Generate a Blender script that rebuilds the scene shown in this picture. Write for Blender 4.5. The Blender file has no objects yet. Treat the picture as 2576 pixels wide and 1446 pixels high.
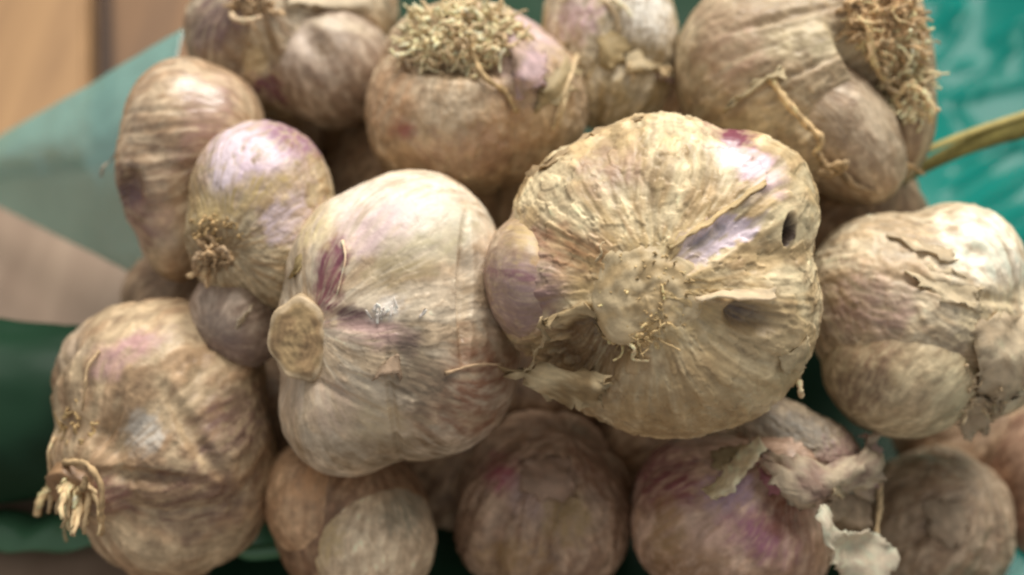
import bpy, bmesh, math, random
import numpy as np
from mathutils import Vector, Matrix

# ------------------------------------------------------------------ camera, light, exposure
U = 0.23 / 3354.0            # metres for one drawing unit (one unit ~ 1/14 mm)
FL = 3354.0
TILT = math.radians(50)
CAMH = 3500 * U
sc = bpy.context.scene
col = sc.collection

cam_d = bpy.data.cameras.new('camera')
cam_d.sensor_width = 36.0
cam_d.lens = 36.0 * FL / 2575.0
cam_d.clip_start = 0.01
cam_d.clip_end = 50
cam_d.dof.use_dof = True
cam_d.dof.focus_distance = 3120 * U
cam_d.dof.aperture_fstop = 7.5
cam = bpy.data.objects.new('camera', cam_d)
cam.location = (0, 0, CAMH)
cam.rotation_euler = (math.radians(90) - TILT, 0, 0)
col.objects.link(cam)
sc.camera = cam

w = bpy.data.worlds.new('World')
sc.world = w
w.use_nodes = True
w.node_tree.nodes['Background'].inputs[0].default_value = (0.84, 0.82, 0.80, 1)
w.node_tree.nodes['Background'].inputs[1].default_value = 0.42

def area(name, loc, target, sx, sy, power, colr):
    l = bpy.data.lights.new(name, 'AREA')
    l.shape = 'RECTANGLE'; l.size = sx; l.size_y = sy
    l.energy = power; l.color = colr
    o = bpy.data.objects.new(name, l)
    o.location = loc
    d = Vector(target) - Vector(loc)
    o.rotation_euler = d.to_track_quat('-Z', 'Y').to_euler()
    col.objects.link(o)
    return o
area('ceiling_lamp', (0.16, 0.68, 0.92), (0.0, 0.20, 0.05), 0.80, 0.60, 16.0, (1.0, 0.95, 0.88))

sc.view_settings.view_transform = 'Standard'
sc.view_settings.look = 'None'
sc.view_settings.exposure = 0.22
sc.view_settings.gamma = 1.0
sc.view_settings.use_curve_mapping = False
sc.cycles.filter_width = 2.3
sc.cycles.max_bounces = 6
sc.cycles.transparent_max_bounces = 8

# ------------------------------------------------------------------ basic helpers
ST, CT = math.sin(TILT), math.cos(TILT)
def cam2world(P):
    """P (...,3): right, up, depth in drawing units -> metres in the world."""
    P = np.asarray(P, float)
    x, y, z = P[..., 0], P[..., 1], P[..., 2]
    return np.stack([x, y * ST + z * CT, y * CT - z * ST + 3500], -1) * U

def place(px, py, Z):
    return np.array([(px - 1287.5) * Z / FL, (723 - py) * Z / FL, Z])

def lin(r, g, b):
    f = lambda c: ((c / 255 + 0.055) / 1.055) ** 2.4 if c > 10 else c / 255 / 12.92
    return np.array([f(r), f(g), f(b)])

def sstep(a, b, x):
    t = np.clip((x - a) / (b - a), 0, 1)
    return t * t * (3 - 2 * t)

_rng = np.random.RandomState(5)
_perm = _rng.permutation(256)
_perm = np.concatenate([_perm, _perm, _perm])
_grad = _rng.normal(size=(256, 3)); _grad /= np.linalg.norm(_grad, axis=1)[:, None]
def noise(p, seed=0):
    p = np.asarray(p, float) + seed * 17.31
    i = np.floor(p).astype(int); f = p - i
    i &= 255
    u = f * f * f * (f * (f * 6 - 15) + 10)
    out = 0
    for dx in (0, 1):
        wx = u[:, 0] if dx else 1 - u[:, 0]
        for dy in (0, 1):
            wy = u[:, 1] if dy else 1 - u[:, 1]
            for dz in (0, 1):
                wz = u[:, 2] if dz else 1 - u[:, 2]
                h = _perm[_perm[_perm[(i[:, 0] + dx) & 255] + ((i[:, 1] + dy) & 255)] + ((i[:, 2] + dz) & 255)]
                g = _grad[h]
                out = out + wx * wy * wz * (g[:, 0] * (f[:, 0] - dx) + g[:, 1] * (f[:, 1] - dy) + g[:, 2] * (f[:, 2] - dz))
    return out * 1.5
def fbm(p, oct=4, seed=0, gain=0.5):
    s = 0; a = 1
    for k in range(oct):
        s = s + a * noise(np.asarray(p) * 2 ** k, seed + k)
        a *= gain
    return s

def ico(n):
    bm = bmesh.new()
    bmesh.ops.create_icosphere(bm, subdivisions=n, radius=1)
    v = np.array([x.co[:] for x in bm.verts]); f = np.array([[q.index for q in x.verts] for x in bm.faces])
    bm.free()
    return v / np.linalg.norm(v, axis=1)[:, None], f
ICO = {}
def get_ico(n):
    if n not in ICO: ICO[n] = ico(n)
    return ICO[n]

def mesh_obj(name, verts, faces, mat, parent=None, colors=None, smooth=True):
    """verts in metres, world; a child is stored relative to its parent's location."""
    verts = np.asarray(verts, float)
    me = bpy.data.meshes.new(name)
    if parent is not None:
        off = np.array(parent['_loc']) if '_loc' in parent else np.zeros(3)
    else:
        off = np.zeros(3)
    vv = verts - off
    if isinstance(faces, np.ndarray) and faces.ndim == 2:
        k = faces.shape[1]
        me.vertices.add(len(vv)); me.loops.add(faces.size); me.polygons.add(len(faces))
        me.vertices.foreach_set('co', vv.astype(np.float32).ravel())
        me.loops.foreach_set('vertex_index', faces.astype(np.int32).ravel())
        me.polygons.foreach_set('loop_start', (np.arange(len(faces)) * k).astype(np.int32))
        me.update(calc_edges=True)
    else:
        me.from_pydata([tuple(x) for x in vv], [], [tuple(f) for f in faces])
        me.update(); me.validate()
    if colors is not None:
        at = me.color_attributes.new('pigment', 'FLOAT_COLOR', 'POINT')
        c4 = np.ones((len(vv), 4), np.float32); c4[:, :3] = colors
        at.data.foreach_set('color', c4.ravel())
    if smooth:
        me.polygons.foreach_set('use_smooth', np.ones(len(me.polygons), bool))
    me.materials.append(mat)
    o = bpy.data.objects.new(name, me)
    col.objects.link(o)
    if parent is not None:
        o.parent = parent
    return o

def empty(name, loc):
    o = bpy.data.objects.new(name, None)
    o.location = loc
    o.empty_display_size = 0.01
    o['_loc'] = [float(x) for x in loc]
    col.objects.link(o)
    return o
def tone(c):
    """dry husk and root colours, a little greyer and pinker than straw"""
    c = np.asarray(c, float); l = c @ np.array([0.3, 0.59, 0.11])
    c = l[..., None] + (c - l[..., None]) * 0.82
    return c * np.array([1.04, 0.975, 0.96])
def tag(o, label, cat, group=None, kind=None):
    o['label'] = label; o['category'] = cat
    if group: o['group'] = group
    if kind: o['kind'] = kind
    return o

# ------------------------------------------------------------------ materials
def new_mat(name):
    m = bpy.data.materials.new(name); m.use_nodes = True
    nt = m.node_tree
    return m, nt, nt.nodes, nt.links, nt.nodes['Principled BSDF']

def skin_material(name, rough=0.5, spec=0.45, bump=0.5, scale=1.0, sss=0.0, trans=0.0):
    m, nt, N, L, b = new_mat(name)
    at = N.new('ShaderNodeAttribute'); at.attribute_name = 'pigment'
    tc = N.new('ShaderNodeTexCoord')
    n1 = N.new('ShaderNodeTexNoise'); n1.inputs['Scale'].default_value = 420 * scale; n1.inputs['Detail'].default_value = 5
    n1.inputs['Roughness'].default_value = 0.65
    L.new(tc.outputs['Object'], n1.inputs['Vector'])
    n2 = N.new('ShaderNodeTexNoise'); n2.inputs['Scale'].default_value = 1500 * scale; n2.inputs['Detail'].default_value = 3
    L.new(tc.outputs['Object'], n2.inputs['Vector'])
    r = N.new('ShaderNodeMapRange'); r.inputs[1].default_value = 0.3; r.inputs[2].default_value = 0.72
    r.inputs[3].default_value = 0.80; r.inputs[4].default_value = 1.14
    L.new(n1.outputs['Fac'], r.inputs[0])
    mx = N.new('ShaderNodeVectorMath'); mx.operation = 'SCALE'
    L.new(at.outputs['Color'], mx.inputs[0]); L.new(r.outputs[0], mx.inputs['Scale'])
    L.new(mx.outputs[0], b.inputs['Base Color'])
    rr = N.new('ShaderNodeMapRange'); rr.inputs[1].default_value = 0.3; rr.inputs[2].default_value = 0.7
    rr.inputs[3].default_value = rough - 0.08; rr.inputs[4].default_value = rough + 0.15
    L.new(n1.outputs['Fac'], rr.inputs[0]); L.new(rr.outputs[0], b.inputs['Roughness'])
    b.inputs['Specular IOR Level'].default_value = spec
    add = N.new('ShaderNodeMath'); add.operation = 'MULTIPLY_ADD'; add.inputs[1].default_value = 0.35
    L.new(n2.outputs['Fac'], add.inputs[0]); L.new(n1.outputs['Fac'], add.inputs[2])
    bp = N.new('ShaderNodeBump'); bp.inputs['Strength'].default_value = bump; bp.inputs['Distance'].default_value = 0.0006
    L.new(add.outputs[0], bp.inputs['Height']); L.new(bp.outputs[0], b.inputs['Normal'])
    if trans > 0:
        out = N['Material Output']
        tr = N.new('ShaderNodeBsdfTranslucent'); L.new(mx.outputs[0], tr.inputs['Color'])
        mix = N.new('ShaderNodeMixShader'); mix.inputs[0].default_value = trans
        L.new(b.outputs[0], mix.inputs[1]); L.new(tr.outputs[0], mix.inputs[2]); L.new(mix.outputs[0], out.inputs[0])
    return m
M_SKIN = skin_material('garlic_skin', 0.47, 0.45, 0.26)
M_CLOVE = skin_material('garlic_clove_skin', 0.42, 0.45, 0.12)
M_GLOSSY = skin_material('glossy_clove_skin', 0.30, 0.8, 0.08)
M_ROOT = skin_material('dry_root', 0.75, 0.2, 0.3)
M_PAPER = skin_material('papery_husk', 0.55, 0.35, 0.4, trans=0.3)

def film_material(name, c, transp, gloss_rough=0.18, transl=0.5, gl=0.12, tint=(0.55, 0.8, 0.75)):
    m, nt, N, L, b = new_mat(name)
    N.remove(b)
    out = N['Material Output']
    tc = N.new('ShaderNodeTexCoord')
    nz = N.new('ShaderNodeTexNoise'); nz.inputs['Scale'].default_value = 26; nz.inputs['Detail'].default_value = 4
    L.new(tc.outputs['Object'], nz.inputs['Vector'])
    rp = N.new('ShaderNodeMapRange'); rp.inputs[1].default_value = 0.3; rp.inputs[2].default_value = 0.7
    rp.inputs[3].default_value = 0.85; rp.inputs[4].default_value = 1.12
    L.new(nz.outputs['Fac'], rp.inputs[0])
    sv = N.new('ShaderNodeVectorMath'); sv.operation = 'SCALE'; sv.inputs[0].default_value = c
    L.new(rp.outputs[0], sv.inputs['Scale'])
    bp = N.new('ShaderNodeBump'); bp.inputs['Strength'].default_value = 0.12; bp.inputs['Distance'].default_value = 0.001
    L.new(nz.outputs['Fac'], bp.inputs['Height'])
    df = N.new('ShaderNodeBsdfDiffuse'); L.new(sv.outputs[0], df.inputs['Color']); L.new(bp.outputs[0], df.inputs['Normal'])
    tl = N.new('ShaderNodeBsdfTranslucent'); L.new(sv.outputs[0], tl.inputs['Color'])
    m1 = N.new('ShaderNodeMixShader'); m1.inputs[0].default_value = transl
    L.new(df.outputs[0], m1.inputs[1]); L.new(tl.outputs[0], m1.inputs[2])
    tp = N.new('ShaderNodeBsdfTransparent'); tp.inputs['Color'].default_value = (*tint, 1)
    m2 = N.new('ShaderNodeMixShader'); m2.inputs[0].default_value = transp
    L.new(m1.outputs[0], m2.inputs[1]); L.new(tp.outputs[0], m2.inputs[2])
    g = N.new('ShaderNodeBsdfGlossy'); g.inputs['Roughness'].default_value = gloss_rough
    L.new(bp.outputs[0], g.inputs['Normal'])
    m3 = N.new('ShaderNodeMixShader'); m3.inputs[0].default_value = gl
    L.new(m2.outputs[0], m3.inputs[1]); L.new(g.outputs[0], m3.inputs[2])
    L.new(m3.outputs[0], out.inputs[0])
    return m
M_FILM = film_material('teal_film', (0.006, 0.185, 0.150), 0.05, 0.20, 0.15, 0.018)
M_FLAP = film_material('teal_film_single_layer', (0.34, 0.66, 0.60), 0.42, 0.20, 0.35, 0.17, (0.9, 0.98, 0.95))
M_FOLD = film_material('shaded_green_film', (0.012, 0.040, 0.020), 0.0, 0.5, 0.05, 0.015)  # bag film darkened in colour where it is doubled over and shaded
M_HEM = film_material('pale_green_film', (0.12, 0.30, 0.16), 0.12, 0.3, 0.3, 0.05)

def wood_material(name, c1, c2, rot):
    m, nt, N, L, b = new_mat(name)
    tc = N.new('ShaderNodeTexCoord'); mp = N.new('ShaderNodeMapping')
    mp.inputs['Scale'].default_value = (60, 5, 30); mp.inputs['Rotation'].default_value = (0, 0, rot)
    L.new(tc.outputs['Object'], mp.inputs['Vector'])
    nz = N.new('ShaderNodeTexNoise'); nz.inputs['Scale'].default_value = 1.6; nz.inputs['Detail'].default_value = 8
    nz.inputs['Roughness'].default_value = 0.6; nz.inputs['Distortion'].default_value = 0.6
    L.new(mp.outputs[0], nz.inputs['Vector'])
    cr = N.new('ShaderNodeValToRGB')
    cr.color_ramp.elements[0].position = 0.3; cr.color_ramp.elements[0].color = (*c1, 1)
    cr.color_ramp.elements[1].position = 0.7; cr.color_ramp.elements[1].color = (*c2, 1)
    L.new(nz.outputs['Fac'], cr.inputs[0]); L.new(cr.outputs[0], b.inputs['Base Color'])
    b.inputs['Roughness'].default_value = 0.55
    bp = N.new('ShaderNodeBump'); bp.inputs['Strength'].default_value = 0.2; bp.inputs['Distance'].default_value = 0.0008
    L.new(nz.outputs['Fac'], bp.inputs['Height']); L.new(bp.outputs[0], b.inputs['Normal'])
    return m

# ------------------------------------------------------------------ the table
def box(x0, x1, y0, y1, z0, z1, rz=0, bev=0.0015):
    bm = bmesh.new()
    vs = [bm.verts.new((x, y, z)) for z in (z0, z1) for y in (y0, y1) for x in (x0, x1)]
    for f in ((0, 2, 3, 1), (4, 5, 7, 6), (0, 1, 5, 4), (2, 6, 7, 3), (0, 4, 6, 2), (1, 3, 7, 5)):
        bm.faces.new([vs[k] for k in f])
    bmesh.ops.bevel(bm, geom=list(bm.edges), offset=bev, segments=2, affect='EDGES')
    bmesh.ops.rotate(bm, verts=bm.verts, cent=(0, 0, 0), matrix=Matrix.Rotation(rz, 3, 'Z'))
    bm.verts.ensure_lookup_table()
    v = np.array([q.co[:] for q in bm.verts]); f = [[q.index for q in p.verts] for p in bm.faces]
    bm.free()
    return v, f
table = empty('table', (0, 0, 0)); table['kind'] = 'structure'
PR = math.radians(11.5)
Rm = np.array([[math.cos(PR), -math.sin(PR)], [math.sin(PR), math.cos(PR)]])
def ground(px, py):
    y = (723 - py) / FL
    Z = 3500 / (ST - y * CT)
    return cam2world(place(px, py, Z))
# position of the visible joint between the boards
jx = (np.linalg.inv(Rm) @ ground(248, 60)[:2])[0]
pw = 0.062
WOODS = [wood_material('board_wood_%s' % n, a, b2, PR) for n, a, b2 in
         (('amber', lin(132, 100, 66), lin(166, 130, 88)), ('brown', lin(96, 70, 46), lin(130, 96, 62)), ('honey', lin(126, 94, 62), lin(160, 122, 86)))]
W_GREY = wood_material('board_wood_grey', lin(124, 102, 84), lin(150, 128, 108), math.radians(90))
FY = 0.262                              # where the front boards stop (m, in the boards' frame)
for k in range(-4, 6):
    a0 = jx - pw * (1 - k) + 0.0030; a1 = a0 + pw - 0.0060
    dz = 0.0 if k % 2 == 0 else -0.0022
    v, f = box(a0, a1, FY, 0.75, -0.014, -0.0005 + dz)
    v[:, :2] = v[:, :2] @ Rm.T
    mesh_obj('plank', v, f, WOODS[k % 3] if k != 0 else WOODS[0], table, smooth=False)
for k in range(3):
    b1 = FY - 0.002 - k * 0.092
    v, f = box(-0.32, 0.34, b1 - 0.09, b1, -0.014, -0.0012)
    v[:, :2] = v[:, :2] @ Rm.T
    mesh_obj('plank', v, f, W_GREY, table, smooth=False)
v, f = box(-0.33, 0.37, 0.02, 0.74, -0.030, -0.0146)      # added board, coloured dark, keeps background light out of the joints
v[:, :2] = v[:, :2] @ Rm.T
mesh_obj('light_block_board', v, f, wood_material('dark_wood', lin(60, 44, 34), lin(84, 62, 46), PR), table, smooth=False)
for k in range(2):                      # cross battens that carry the boards
    v, f = box(-0.32, 0.36, 0.05 + k * 0.5, 0.09 + k * 0.5, -0.050, -0.0304)
    v[:, :2] = v[:, :2] @ Rm.T
    mesh_obj('batten', v, f, WOODS[1], table, smooth=False)

# ------------------------------------------------------------------ garlic builder
CREAM = lin(214, 200, 168); TAN = lin(176, 152, 112); DIRT = lin(120, 96, 66); PINK = lin(188, 150, 156)
PURP = lin(112, 58, 84); WHITE = lin(226, 218, 204); LILAC = lin(205, 185, 200); OCHRE = lin(170, 128, 70)
GREY = lin(150, 138, 124); ORANGE = lin(178, 126, 76); OLIVE = lin(160, 146, 96); DARK = lin(70, 54, 40)
ROSE = lin(150, 90, 105); STRAW = lin(200, 178, 120); BROWN = lin(140, 108, 76)

class Bulb:
    pass

def ellip_t(D, c, r, ang, tz=0):
    """far intersection of rays from the origin with an ellipsoid; -1 where missed."""
    a = math.radians(ang); ca, sa = math.cos(a), math.sin(a)
    R = np.array([[ca, sa, 0], [-sa, ca, 0], [0, 0, 1]])
    if tz:
        b = math.radians(tz); cb, sb = math.cos(b), math.sin(b)
        R = np.array([[1, 0, 0], [0, cb, sb], [0, -sb, cb]]) @ R
    d = (D @ R.T) / r; o = -(R @ c) / r
    A = (d * d).sum(1); B = d @ o; C = o @ o - 1
    disc = B * B - A * C
    t = (-B + np.sqrt(np.maximum(disc, 0))) / A
    return np.where(disc > 0, t, 0.0)

def body(b, name, cloves, mat, res=7, k=26, streak=0.010, sfreq=7, crinkle=0.006, lump=0.018, dents=(), spots=(),
         pal=(CREAM, TAN, DIRT), axis=None, dirt=0.35, pinkish=0.0, seed=1, center=None, flake=0.0, parent=None, lobes=0, lobe_a=0.05, vn=None):
    if vn is None: vn = 0.14 if name == 'clove' else 0.36
    cx, cy, cz = center if center is not None else (b.px, b.py, 0)
    D, F = get_ico(res)
    ax = np.array(axis if axis is not None else b.axis, float); ax /= np.linalg.norm(ax)
    T = []
    for e in cloves:
        px, py, ez = e[:3]; rx, ry, rz = (q * b.grow for q in e[3:6]); ang = e[6] if len(e) > 6 else 0; tz = e[7] if len(e) > 7 else 0
        T.append(ellip_t(D, np.array([px - cx, cy - py, ez]), np.array([rx, ry, rz], float), ang, tz))
    T = np.array(T)
    Rm_ = np.median(T.max(0))
    kk = k / Rm_
    mxx = T.max(0)
    t = mxx + np.log(np.exp(kk * (T - mxx)).sum(0)) / kk
    # coordinates round the bulb's own axis (root to stem): streaks run along the meridians
    lat = D @ ax
    perp = D - lat[:, None] * ax
    pn = perp / (np.linalg.norm(perp, axis=1)[:, None] + 1e-6)
    wob = 0.22 * np.stack([noise(D * 2.2, seed + 40), noise(D * 2.2, seed + 41), noise(D * 2.2, seed + 42)], -1)
    q = np.concatenate([pn], 1) * sfreq + wob * sfreq * 0.5 + ax * (lat * 1.6)[:, None]
    st1 = fbm(q, 3, seed + 3)
    st2 = fbm(q * 3.1, 3, seed + 9)
    vein = fbm(pn * 17 + wob * 9 + ax * (lat * 0.8)[:, None], 3, seed + 14)
    if lobes:
        e1 = np.cross(ax, [0.3, 0.8, 0.5]); e1 /= np.linalg.norm(e1); e2 = np.cross(ax, e1)
        lon = np.arctan2(pn @ e2, pn @ e1) + 0.5 * wob[:, 0]
        rl = np.random.RandomState(seed)
        gro = np.zeros(len(D))
        for g in range(lobes):
            a0 = 2 * math.pi * (g + 0.5 * rl.rand()) / lobes
            dd = np.angle(np.exp(1j * (lon - a0)))
            gro = np.maximum(gro, (0.6 + 0.4 * rl.rand()) * np.exp(-np.abs(dd) / 0.17))
        t = t * (1 - lobe_a * gro * sstep(0.99, 0.75, np.abs(lat)))
    lp = noise(D * 2.6, seed + 20) + 0.5 * noise(D * 5.5, seed + 21)
    cr = fbm(D * 11 + 0.6 * pn, 4, seed + 30)
    rid = 1 - np.abs(st1) * 2
    polar = sstep(0.985, 0.75, np.abs(lat))
    fl = fbm(D * 5 + pn * 1.5, 4, seed + 55)
    fstep = sstep(0.02, 0.10, fl)                      # edges of torn outer husk layers
    t = t + Rm_ * (lump * lp + streak * polar * (0.8 * rid * 0.6 + 0.7 * st2 + 1.4 * vn * vein) + crinkle * cr + flake * fstep)
    P = D * t[:, None] + np.array([0, 0, cz])
    Zc = b.Z - P[:, 2]
    apx = b.px + (P[:, 0] + cx - b.px) * b.Z / Zc
    apy = b.py - (P[:, 1] + b.py - cy) * b.Z / Zc
    front = P[:, 2] - cz > -0.15 * Rm_
    wn = np.stack([fbm(D * 7, 3, seed + 60), fbm(D * 7, 3, seed + 61)], -1)
    def mask(s, soft, wob=1.0):
        px, py, rx, ry, ang = s[:5]
        a = math.radians(ang)
        dx = apx - px; dy = py - apy
        u = (dx * math.cos(a) + dy * math.sin(a)) / rx; v = (-dx * math.sin(a) + dy * math.cos(a)) / ry
        d = np.sqrt(u * u + v * v) + wob * (0.28 * wn[:, 0] + 0.15 * st2)
        return sstep(1 + soft, 1 - soft, d) * front
    dn = np.zeros(len(D))
    for s in dents:
        m_ = mask(s, s[6] if len(s) > 6 else 0.75, 0.35)
        dn = dn + m_ * s[5]
    Pn = D * (t - dn)[:, None] + np.array([0, 0, cz])
    # pigment
    c = pal[0] + (pal[1] - pal[0]) * sstep(-0.35, 0.4, st1 + 0.5 * fl)[:, None]
    m = sstep(0.0, 0.55, fbm(D * 3.2, 4, seed + 70) + 0.45 * st2 + 0.25 * cr) * dirt
    c = c + (pal[2] - c) * m[:, None]
    sm = fbm(q * 0.9 + D * 4.5, 4, seed + 90)
    c = c + (c * 1.45 + 0.03 - c) * (sstep(0.10, 0.60, sm) * 0.50)[:, None]
    c = c + (pal[2] * 0.85 - c) * (sstep(0.15, 0.70, -sm + 0.3 * st2) * 0.42)[:, None]
    c = c * (1 + (0.05 + 0.30 * vn) * st2 + 0.12 * cr + 0.72 * vn * vein)[:, None]
    if flake:
        c = c + (c * 1.18 - c) * (fstep - 0.5)[:, None]
    if pinkish:
        m = sstep(0.1, 0.5, noise(D * 2.1, seed + 80) + 0.5 * st2) * pinkish
        c = c + (PINK - c) * m[:, None]
    for s in spots:
        soft = s[7] if len(s) > 7 else 0.45
        m = mask(s, soft, 1.7) * s[6] * np.clip(1 + 0.6 * st2 + 0.9 * vein, 0.15, 1.3)
        c = c + (np.asarray(s[5]) - c) * np.clip(m, 0, 1)[:, None]
    lum = c @ np.array([0.3, 0.59, 0.11])
    c = lum[:, None] + (c - lum[:, None]) * 0.88
    c = c * np.array([1.03, 0.985, 0.985])
    c = np.clip(c, 0.004, 0.85)
    W = cam2world(b.C + np.stack([Pn[:, 0] + (cx - b.px), Pn[:, 1] + (b.py - cy), -Pn[:, 2]], -1))
    if b.root is None:
        zmin = W[:, 2].min()
        ctr = cam2world(b.C)
        b.root = empty(b.name, (ctr[0], ctr[1], zmin))
        tag(b.root, b.label, b.cat, b.group)
    o = mesh_obj(name, W, F, mat, parent or b.root, c)
    b.surf.append((apx, apy, Pn[:, 2]))
    b.pts.append((Pn[:, 0] + (cx - b.px), Pn[:, 1] + (b.py - cy), Pn[:, 2]))
    return o

def new_bulb(label, px, py, Z, axis, grow=1.05, cat='garlic', name='garlic_bulb', group='garlic bulbs heaped in the bag'):
    b = Bulb(); b.px, b.py, b.Z = px, py, Z; b.C = place(px, py, Z); b.axis = axis
    b.label = label; b.name = name; b.cat = cat; b.group = group; b.root = None; b.surf = []; b.pts = []; b.grow = grow
    return b

def local(b, px, py, lift=0.0):
    """local point on the bulb where it is seen at px, py, lifted towards the viewer."""
    best = None
    for (ax, ay, z), (X, Y, Zl) in zip(b.surf, b.pts):
        d = (ax - px) ** 2 + (ay - py) ** 2 + np.where(z > -40, 0, 1e6)
        i = np.argpartition(d, 4)[:4]
        j = i[np.argmax(z[i])]
        dd = d[i].min()
        if dd < 900 and (best is None or z[j] > best[0]): best = (z[j], j)
        elif best is None or best[0] < -1e8:
            pass
    if best is None:
        # off the silhouette: take the rim's depth
        z = 0
        for (ax, ay, zz) in b.surf:
            d = (ax - px) ** 2 + (ay - py) ** 2
            z = zz[np.argmin(d)]
        zz = z
    else:
        zz = best[0]
    zz = zz + lift
    s = (b.Z - zz) / b.Z
    return np.array([(px - b.px) * s, (b.py - py) * s, zz])
def lw(b, p):
    p = np.asarray(p, float)
    return cam2world(b.C + np.stack([p[..., 0], p[..., 1], -p[..., 2]], -1))

def crom(P, n):
    """Catmull-Rom through rows P (k, ...), n points per span."""
    P = np.asarray(P, float)
    if len(P) < 2: return P
    E = np.concatenate([[2 * P[0] - P[1]], P, [2 * P[-1] - P[-2]]])
    out = []
    for i in range(len(P) - 1):
        p0, p1, p2, p3 = E[i:i + 4]
        for s in np.linspace(0, 1, n, endpoint=False):
            out.append(0.5 * (2 * p1 + (p2 - p0) * s + (2 * p0 - 5 * p1 + 4 * p2 - p3) * s * s + (3 * p1 - p0 - 3 * p2 + p3) * s ** 3))
    out.append(P[-1])
    return np.array(out)

def tube_geo(P, R, sides=6):
    P = np.asarray(P, float); n = len(P)
    tg = np.gradient(P, axis=0); tg /= np.linalg.norm(tg, axis=1)[:, None] + 1e-9
    ref = np.array([0.31, 0.52, 0.79])
    V = []
    for i in range(n):
        a = np.cross(tg[i], ref); a /= np.linalg.norm(a) + 1e-9
        bb = np.cross(tg[i], a)
        for s in range(sides):
            th = 2 * math.pi * s / sides
            V.append(P[i] + R[i] * (math.cos(th) * a + math.sin(th) * bb))
    F = []
    for i in range(n - 1):
        for s in range(sides):
            s2 = (s + 1) % sides
            F.append((i * sides + s, i * sides + s2, (i + 1) * sides + s2, (i + 1) * sides + s))
    V += [P[0], P[-1]]
    for s in range(sides):
        s2 = (s + 1) % sides
        F.append((n * sides, s2, s, s)); F.append((n * sides + 1, (n - 1) * sides + s, (n - 1) * sides + s2, (n - 1) * sides + s2))
    F = [f if f[2] != f[3] else f[:3] for f in F]
    return np.array(V), F

def tubes(b, name, paths, colr, seed=0, parent=None, stuff=False, mat=None, n=4):
    """paths: list of (local control points (k,3), r0, r1); joined into one mesh."""
    V = []; F = []; C = []; off = 0
    rs = np.random.RandomState(seed + 1)
    for P, r0, r1 in paths:
        Q = crom(P, n)
        Rr = np.linspace(r0, r1, len(Q)) * (1 + 0.18 * rs.normal(size=len(Q)))
        v, f = tube_geo(Q, Rr)
        V.append(v); F += [tuple(i + off for i in q) for q in f]; off += len(v)
        base = tone(colr) * np.array([1.04, 0.965, 0.90]) * (0.52 + 0.75 * rs.rand())
        C.append(np.clip(base * (1 + 0.22 * rs.normal(size=(len(v), 1))), 0.01, 0.8))
    o = mesh_obj(name, lw(b, np.concatenate(V)), F, mat or M_ROOT, parent or b.root, np.concatenate(C))
    if stuff: o['kind'] = 'stuff'
    return o

def strand(b, name, pts, r0, r1, colr, seed=0, mat=None):
    """one separate root or fibre; pts: (px, py, lift above the bulb)"""
    P = [local(b, x, y, l) for x, y, l in pts]
    return tubes(b, name, [(P, r0, r1)], colr, seed, mat=mat, n=6)

def tuft(b, name, px, py, rx, ry, n, length, r, dirv, spread, colr, curl=0.5, seed=0, ang=0, lift=0, lay=0.0):
    rs = np.random.RandomState(seed)
    a = math.radians(ang); d0 = np.array(dirv, float); d0 /= np.linalg.norm(d0)
    paths = []
    for i in range(n):
        rr = math.sqrt(rs.rand()); th = rs.rand() * 6.283
        u, v = rr * rx * math.cos(th), rr * ry * math.sin(th)
        x = px + u * math.cos(a) - v * math.sin(a); y = py - (u * math.sin(a) + v * math.cos(a))
        p = local(b, x, y, -4 + lift)
        out = np.array([u * math.cos(a) / max(rx, 1), v * math.cos(a) / max(ry, 1), 0])
        d = d0 + spread * out + spread * 0.6 * rs.normal(size=3)
        d[0] += lay * (1 if rs.rand() > 0.5 else -1); d[2] *= 1 - 0.5 * min(lay, 1)
        d /= np.linalg.norm(d)
        L = length * (0.3 + 1.1 * rs.rand() ** 1.5)
        pts = [p]; k = 5
        for j in range(k):
            d = d + curl * rs.normal(size=3); d[2] -= 0.16 * curl; d /= np.linalg.norm(d)
            pts.append(pts[-1] + d * L / k)
        pts = np.array(pts)
        q = r * (0.6 + 0.8 * rs.rand())
        paths.append((pts, q, q * 0.55))
    return tubes(b, name, paths, colr, seed, stuff=True, n=2)

def flap(b, name, rows, colr, n=6, rag=6.0, seed=0, thick=3.0, mat=None, parent=None, col2=None, crumple=5.0):
    """papery sheet lofted through rows of (px, py, lift)"""
    G = np.array([[local(b, *p) for p in row] for row in rows])
    G = crom(G, n)                                        # along rows
    G = np.stack([x for x in crom(np.swapaxes(G, 0, 1), n)], 1)
    R_, C_ = G.shape[:2]
    rs = np.random.RandomState(seed)
    fl = G.reshape(-1, 3).copy()
    nz = np.stack([fbm(fl / 38.0, 3, seed + k) for k in range(3)], -1)
    uu, vv = np.meshgrid(np.linspace(0, 1, C_), np.linspace(0, 1, R_))
    edge = np.maximum(np.abs(uu - 0.5), np.abs(vv - 0.5)).ravel() * 2
    fl += nz * crumple + nz * (sstep(0.75, 1.0, edge) * rag)[:, None] + rs.normal(size=fl.shape) * (sstep(0.9, 1, edge) * rag * 0.35)[:, None]
    idx = np.arange(R_ * C_).reshape(R_, C_)
    Fq = np.stack([idx[:-1, :-1], idx[:-1, 1:], idx[1:, 1:], idx[1:, :-1]], -1).reshape(-1, 4)
    cc = np.tile(np.asarray(colr), (len(fl), 1))
    if col2 is not None:
        cc = cc + (np.asarray(col2) - cc) * sstep(-0.2, 0.4, fbm(fl / 60.0, 3, seed + 8))[:, None]
    cc = cc * (1 + 0.25 * fbm(fl / 22.0, 3, seed + 5))[:, None]
    cc = np.clip(tone(cc), 0.01, 0.85)
    o = mesh_obj(name, lw(b, fl), Fq, mat or M_PAPER, parent or b.root, cc)
    md = o.modifiers.new('thickness', 'SOLIDIFY'); md.thickness = thick * U; md.offset = 0
    return o

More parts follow.
